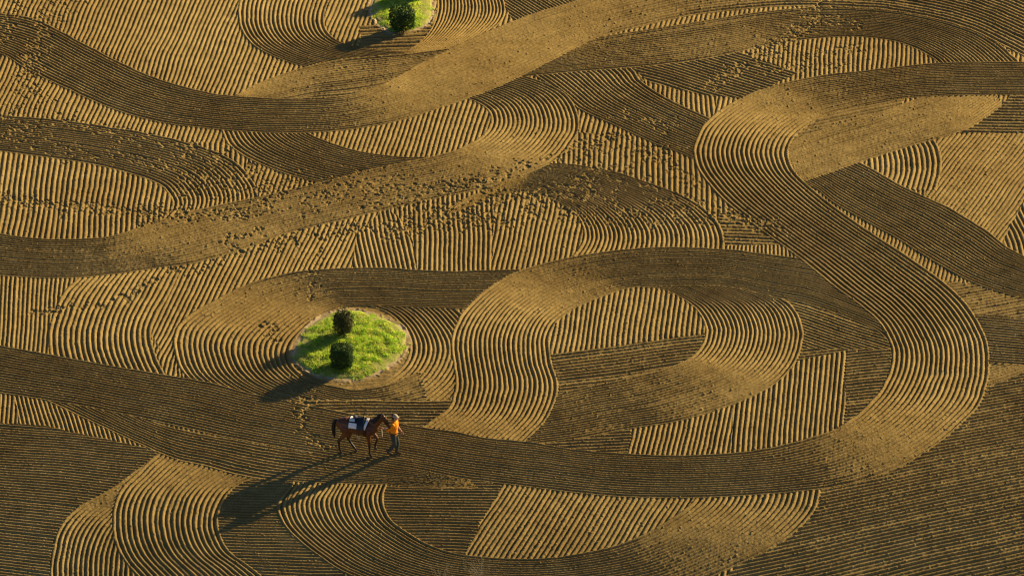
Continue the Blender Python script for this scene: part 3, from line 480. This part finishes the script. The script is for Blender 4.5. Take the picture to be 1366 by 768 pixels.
for x, y, z, rx in ((-.67, -.13, 0, 0), (-.165, .12, 0, 0), (.475, -.14, 0, 0), (.575, .14, .2, .35)):
    bm = bmesh.new(); bmesh.ops.create_cone(bm, cap_ends=True, segments=16, radius1=.062, radius2=.044, depth=.085, matrix=Matrix.Translation((x, y, z+.043)) @ Matrix.Rotation(rx, 4, 'Y') @ Matrix.Shear('XZ', 4, (-.25, 0)))
    bmesh.ops.bevel(bm, geom=bm.edges[:], offset=.006, segments=2, affect='EDGES')
    me = bpy.data.meshes.new('hoof'); bm.to_mesh(me); bm.free(); link('hoof', me, HOOF, horse)
blob('mane', [[(.84, -.02, 1.83, .04), (.76, -.045, 1.8, .05), (.66, -.06, 1.68, .05), (.55, -.06, 1.55, .045), (.44, -.04, 1.5, .035)],
              [(.76, -.075, 1.72, .04), (.66, -.095, 1.58, .045), (.56, -.1, 1.48, .035)], [(.87, 0, 1.85, .03), (.93, 0, 1.78, .03), (.97, 0, 1.70, .018)]], .014, HAIR, horse, 3)
blob('tail', [[(-.84, 0, 1.34, .04), (-.92, 0, 1.3, .06), (-.965, 0, 1.15, .08), (-.975, .0, .95, .09), (-.965, .01, .75, .08), (-.95, .02, .6, .035), (-.945, .02, .52, .012)],
              [(-.96, .03, 1.0, .05), (-.99, .05, .78, .045), (-1.0, .06, .62, .015)]], .014, HAIR, horse, 3)
for s in (-1, 1):
    bm = bmesh.new(); bmesh.ops.create_icosphere(bm, subdivisions=2, radius=.022, matrix=Matrix.Translation((.955, s*.082, 1.645)))
    me = bpy.data.meshes.new('eye'); bm.to_mesh(me); bm.free(); link('eye', me, NAVY, horse)
# tack: shells draped over the barrel (superellipse section)
def drape(name, x0, x1, ang0, ang1, off, m, thick, top=0, parent=horse, cut=None):
    bm = bmesh.new(); nx, na = 18, 30; g = []
    for i in range(nx+1):
        f = i/nx; x = x0+(x1-x0)*f; row = []
        zc = 1.16; ry = (.285-.05*max(0, (x-.1)/.4)**1.5)+off; rz = .305+.03*max(0, -x)+.035*max(0, x/.35)**2+off
        for j in range(na+1):
            a = ang0+(ang1-ang0)*j/na
            xx = x+(cut(f, abs(a)/max(abs(ang0), abs(ang1))) if cut else 0)
            rz2 = rz+top*math.exp(-(a/.5)**2)
            row.append(bm.verts.new((xx, math.sin(a)*ry*1.0, zc+math.cos(a)*rz2)))
        g.append(row)
    for i in range(nx):
        for j in range(na): bm.faces.new((g[i][j], g[i+1][j], g[i+1][j+1], g[i][j+1]))
    bmesh.ops.recalc_face_normals(bm, faces=bm.faces[:])
    me = bpy.data.meshes.new(name); bm.to_mesh(me); bm.free()
    o = link(name, me, m, parent); md = o.modifiers.new('s', 'SOLIDIFY'); md.thickness = thick; md.offset = 1
    for p in me.polygons: p.use_smooth = True
    return o
cloth = drape('saddle_cloth', -.36, .33, -1.32, 1.32, .03, NAVY, .008)
drape('front_binding', .23, .325, -1.33, 1.33, .038, WHITE, .008, parent=cloth, cut=lambda f, a: .05-.10*a*a)
for s in (-1, 1):
    drape('panel', -.34, -.03, *sorted((s*.68, s*1.27)), .041, WHITE, .006, parent=cloth)
drape('back_pad', -.34, -.14, -.5, .5, .041, WHITE, .014, parent=cloth)
saddle = drape('saddle', -.04, .2, -1.38, 1.38, .05, NAVY, .02, .05, cut=lambda f, a: .05*a*(1 if f > .5 else .2))
blob('saddle_seat', [[(-.17, 0, 1.59, .06, 1.9), (-.06, 0, 1.545, .05, 1.7), (.08, 0, 1.545, .045, 1.4), (.18, 0, 1.6, .045, 1.2)]], .012, NAVY, saddle, 4)
drape('girth', .2, .29, -3.1, 3.1, .022, LEATHER, .012)
for s in (-1, 1):
    st = tube_mesh('stirrup_leather', [(.06, s*.345, 1.2), (.06, s*.36, .98)], .012, LEATHER, horse)
    tube_mesh('stirrup_iron', [(.06, s*.36, .985), (.0, s*.355, .92), (.0, s*.355, .87), (.12, s*.355, .87), (.12, s*.355, .92)], .011, STEEL, st, True)
br = [[(.9, s*.083, 1.79), (.955, s*.092, 1.68), (1.02, s*.078, 1.52), (1.085, s*.06, 1.38)] for s in (-1, 1)]
bridle = tube_mesh('bridle', br[0], .011, LEATHER, horse)
tube_mesh('cheek_strap', br[1], .011, LEATHER, bridle)
def loop(c, u, v, n=20): return [tuple(Vector(c)+Vector(u)*math.cos(k*2*math.pi/n)+Vector(v)*math.sin(k*2*math.pi/n)) for k in range(n)]
tube_mesh('noseband', loop((1.045, 0, 1.465), (.075, 0, .042), (0, .072, 0)), .012, LEATHER, bridle, True)
tube_mesh('browband', loop((.915, 0, 1.72), (.105, 0, .05), (0, .1, 0)), .011, LEATHER, bridle, True)

# handler
(PX, PY), PA = PERSON_AT, R(-18)
ORANGE = plain('orange_cotton', (.92, .32, .02), .85, .1, 18, .1)
TROUSER = plain('green_trousers', (.060, .072, .066), .85, .1, 18, .25)
SKIN = plain('skin', (.42, .24, .15), .6, .25, 20, .08)
CAP = plain('cream_cap', (.44, .38, .28), .85, .1, 25, .08)
SHOE = plain('brown_boots', (.10, .065, .04), .6, .25)
DARKHAIR = plain('brown_hair', (.035, .02, .012), .6, .25)
person = empty('person', on_land(PX, PY, .03), PA, 'person in orange shirt, dark trousers and pale cap leading the horse on foot', 'person'); person.scale = (.95,)*3
# joints: x forward, y left; left hand swings forward, right hand reaches back to the bridle
nb = (.03, 0, 1.47)
torso = [(0, 0, .95, .13, 1.2), (.0, 0, 1.1, .115, 1.25), (.02, 0, 1.27, .125, 1.38), (.025, 0, 1.38, .105, 1.6), (.03, 0, 1.45, .06, 1.3)]
Lsh, Lel, Lwr = (.03, .185, 1.40), (.06, .235, 1.12), (.22, .225, .92)
Rsh, Rel, Rwr = (.02, -.185, 1.40), (-.13, -.225, 1.17), (-.37, -.16, 1.16)
def arm(s, e, w, g=0): return [(*s, .055+g), (*Vector(s).lerp(Vector(e), .5), .05+g), (*e, .04+g), (*Vector(e).lerp(Vector(w), .35), .04+g), (*w, .027+g)]
def hand(wr, fw, sd, curl):
    """palm, four fingers of different length and a thumb; fw forearm direction, sd thumb side, curl bend direction"""
    wr, fw, sd, curl = Vector(wr), Vector(fw).normalized(), Vector(sd).normalized(), Vector(curl).normalized(); ch = []
    for k, (o, ln) in enumerate(((.03, .072), (.010, .08), (-.010, .075), (-.029, .058))):
        kn = wr+fw*.085+sd*o; ch.append([(*(wr+fw*.015+sd*o*.5), .016), (*kn, .0115)])
        m1 = kn+fw*ln*.4+curl*.008; m2 = m1+(fw*.5+curl*.6)*ln*.36; m3 = m2+(curl*.8-fw*.1)*ln*.3
        ch.append([(*kn, .0105), (*m1, .0095), (*m2, .009), (*m3, .0075)])
    t0 = wr+fw*.025+sd*.024; t1 = t0+(sd*.7+fw*.6+curl*.3)*.035; t2 = t1+(fw*.8+curl*.5+sd*.1)*.032
    ch.append([(*(wr+fw*.01), .017), (*t0, .013), (*t1, .011), (*t2, .0085)])
    return ch
Lk, La = (.11, .09, .5), (.07, .09, .1)
Rk, Ra = (.05, -.09, .50), (-.2, -.09, .14)
def legc(s, h, k, a, g=0): return [(h[0], h[1], h[2], .092+g), (*Vector(h).lerp(Vector(k), .5), .075+g), (*k, .056+g), (*Vector(k).lerp(Vector(a), .35), .056+g), (*a, .038+g)]
Lh, Rh = (.0, .085, .9), (.0, -.085, .9)
headc = [(.03, 0, 1.44, .055), (.04, 0, 1.54, .05), (.05, 0, 1.6, .075, .92), (.055, 0, 1.655, .088, .86), (.05, 0, 1.69, .086, .86)]
face = [((.145, 0, 1.635), .014), ((.148, 0, 1.62), .016), ((.128, 0, 1.59), .018), ((.12, 0, 1.56), .026), ((.05, .08, 1.635), .022, .45, 1.3), ((.05, -.08, 1.635), .022, .45, 1.3)]
blob('body', [torso, arm(Lsh, Lel, Lwr), arm(Rsh, Rel, Rwr), legc(1, Lh, Lk, La), legc(-1, Rh, Rk, Ra), headc]
     + hand(Lwr, (.5, -.02, -.86), (.6, .2, .4), (0, -1, 0)) + hand(Rwr, (-.95, .25, .05), (.1, 0, 1), (.1, .5, -.3)), .0065, SKIN, person, 2, face)
blob('shirt', [[(p[0], p[1], p[2], p[3]+.018, *p[4:]) for p in torso[:-1]], [(.03, 0, 1.42, .075, 1.2), (.03, 0, 1.47, .062)],
     [(*Lsh, .075), (*Vector(Lsh).lerp(Vector(Lel), .55), .066), (*Vector(Lsh).lerp(Vector(Lel), .72), .066)],
     [(*Rsh, .075), (*Vector(Rsh).lerp(Vector(Rel), .7), .063), (*Rel, .056), (*Vector(Rel).lerp(Vector(Rwr), .35), .054)]], .011, ORANGE, person, 3)
blob('trousers', [[(0, 0, .97, .142, 1.2), (0, 0, .9, .135, 1.2)], [(*p[:3], p[3]+.02) for p in legc(1, Lh, Lk, La)], [(*p[:3], p[3]+.02) for p in legc(-1, Rh, Rk, Ra)]], .011, TROUSER, person, 3)
tube_mesh('belt', loop((0, 0, .99), (.155, 0, 0), (0, .182, 0)), .018, LEATHER, person, True)
blob('shoe', [[(La[0]-.03, .09, .06, .045), (La[0]+.06, .09, .05, .047), (La[0]+.17, .095, .04, .038)], [(La[0], .09, .13, .046), (La[0]-.02, .09, .06, .046)]], .01, SHOE, person, 2)
blob('shoe', [[(Ra[0]-.06, -.09, .15, .045), (Ra[0]+.02, -.09, .08, .046), (Ra[0]+.12, -.095, .04, .038)], [(Ra[0]-.005, -.09, .19, .046), (Ra[0]-.04, -.09, .13, .046)]], .01, SHOE, person, 2)
blob('hair', [[(.0, 0, 1.66, .085, .92), (-.01, 0, 1.6, .07, .9)], [(.04, 0, 1.70, .088, .88), (.0, 0, 1.7, .09, .9)]], .011, DARKHAIR, person, 2)
for s in (-1, 1):
    bm = bmesh.new(); bmesh.ops.create_icosphere(bm, subdivisions=2, radius=.011, matrix=Matrix.Translation((.131, s*.031, 1.652)))
    me = bpy.data.meshes.new('eye'); bm.to_mesh(me); bm.free(); link('eye', me, WHITE, person)
    bm = bmesh.new(); bmesh.ops.create_icosphere(bm, subdivisions=2, radius=.006, matrix=Matrix.Translation((.139, s*.031, 1.652)))
    me = bpy.data.meshes.new('pupil'); bm.to_mesh(me); bm.free(); link('pupil', me, NAVY, bpy.data.objects[[o.name for o in person.children if o.name.startswith('eye')][-1]])
bm = bmesh.new()
bmesh.ops.create_uvsphere(bm, u_segments=24, v_segments=14, radius=1, matrix=Matrix.Translation((.045, 0, 1.695)) @ Matrix.Diagonal((.112, .1, .1, 1)))
bmesh.ops.delete(bm, geom=[v for v in bm.verts if v.co.z < 1.69], context='VERTS')
for f in bm.faces: f.smooth = True
me = bpy.data.meshes.new('cap'); bm.to_mesh(me); bm.free(); cap = link('cap', me, CAP, person)
cap.modifiers.new('s', 'SOLIDIFY').thickness = .006
bm = bmesh.new(); rows = []
for k in range(13):
    a = -1.15+2.3*k/12; ca, sa = math.cos(a), math.sin(a)
    rows.append([bm.verts.new((.045+.108*ca, .098*sa, 1.697)), bm.verts.new((.05+.108*ca+.06*max(0, ca)**.6, .1*sa, 1.682-.012*sa*sa))])
for k in range(12): bm.faces.new((rows[k][0], rows[k][1], rows[k+1][1], rows[k+1][0]))
me = bpy.data.meshes.new('visor'); bm.to_mesh(me); bm.free(); vis = link('visor', me, CAP, cap); vis.modifiers.new('s', 'SOLIDIFY').thickness = .006

# lead rope from the bit to the handler's hand, its tail hanging down
def tow(root, p):
    c, s = math.cos(root.rotation_euler.z), math.sin(root.rotation_euler.z); p = [q*root.scale.x for q in p]
    return Vector((root.location.x+p[0]*c-p[1]*s, root.location.y+p[0]*s+p[1]*c, root.location.z+p[2]))
bit = tow(horse, (1.10, .0, 1.29)); hd = tow(person, (-.45, -.135, 1.155))
mid_ = (bit+hd)/2-Vector((0, 0, .03))
rp = [bit, bit.lerp(mid_, .5), mid_, mid_.lerp(hd, .5), hd, hd+Vector((.02, -.02, -.12)), hd+Vector((.03, -.02, -.34))]
rope = tube_mesh('lead_rope', [tuple(p-bit) for p in rp], .01, WHITE, label='pale lead rope between the bridle and the hand of the handler', cat='rope')
rope.location = bit

# dry weeds poking up at the near edge of the field
STRAW = plain('dry_stalk', (.34, .30, .20), .9, .05, 30, .2)
def weeds(loc, n, spread, hgt, label, seed):
    r = random.Random(seed); bm = bmesh.new()
    bmesh.ops.create_icosphere(bm, subdivisions=2, radius=.11, matrix=Matrix.Diagonal((1, 1, .5, 1)))
    def stick(a, b, r0, r1):
        a, b = Vector(a), Vector(b); q = (b-a).to_track_quat('Z', 'Y').to_matrix().to_4x4()
        bmesh.ops.create_cone(bm, cap_ends=True, segments=5, radius1=r0, radius2=r1, depth=(b-a).length, matrix=Matrix.Translation((a+b)/2) @ q)
    for _ in range(n):
        x, y = r.gauss(0, .03), r.gauss(0, .03); h = hgt*r.uniform(.55, 1.1); lx, ly = r.gauss(0, spread*1.2), r.gauss(0, .15)
        p = [Vector((x+lx*f*f, y+ly*f*f, -.05+(h+.05)*f)) for f in (0, .4, .75, 1)]
        for a, b, w0, w1 in zip(p, p[1:], (.0055, .0045, .0035), (.0045, .0035, .002)): stick(a, b, w0, w1)
        for k in range(r.randint(3, 6)):
            f = r.uniform(.35, .95); a = p[0].lerp(p[3], f); t_ = r.uniform(0, 6.28)
            stick(a, a+Vector((math.cos(t_)*.07, math.sin(t_)*.07, r.uniform(.06, .14))), .003, .0015)
    me = bpy.data.meshes.new('dry_weed'); bm.to_mesh(me); bm.free()
    o = link('dry_weed', me, STRAW, None, label, 'weed', 'dry weeds at the near edge'); o.location = loc
weeds(on_land(*WEEDS[0]), 16, .26, .95, 'thin faint clump of dry stalks at the bottom edge, the sparser left one', 5)
weeds(on_land(*WEEDS[1]), 34, .36, 1.15, 'denser clump of pale dry stalks at the bottom edge beside the ploughed wedge', 6)
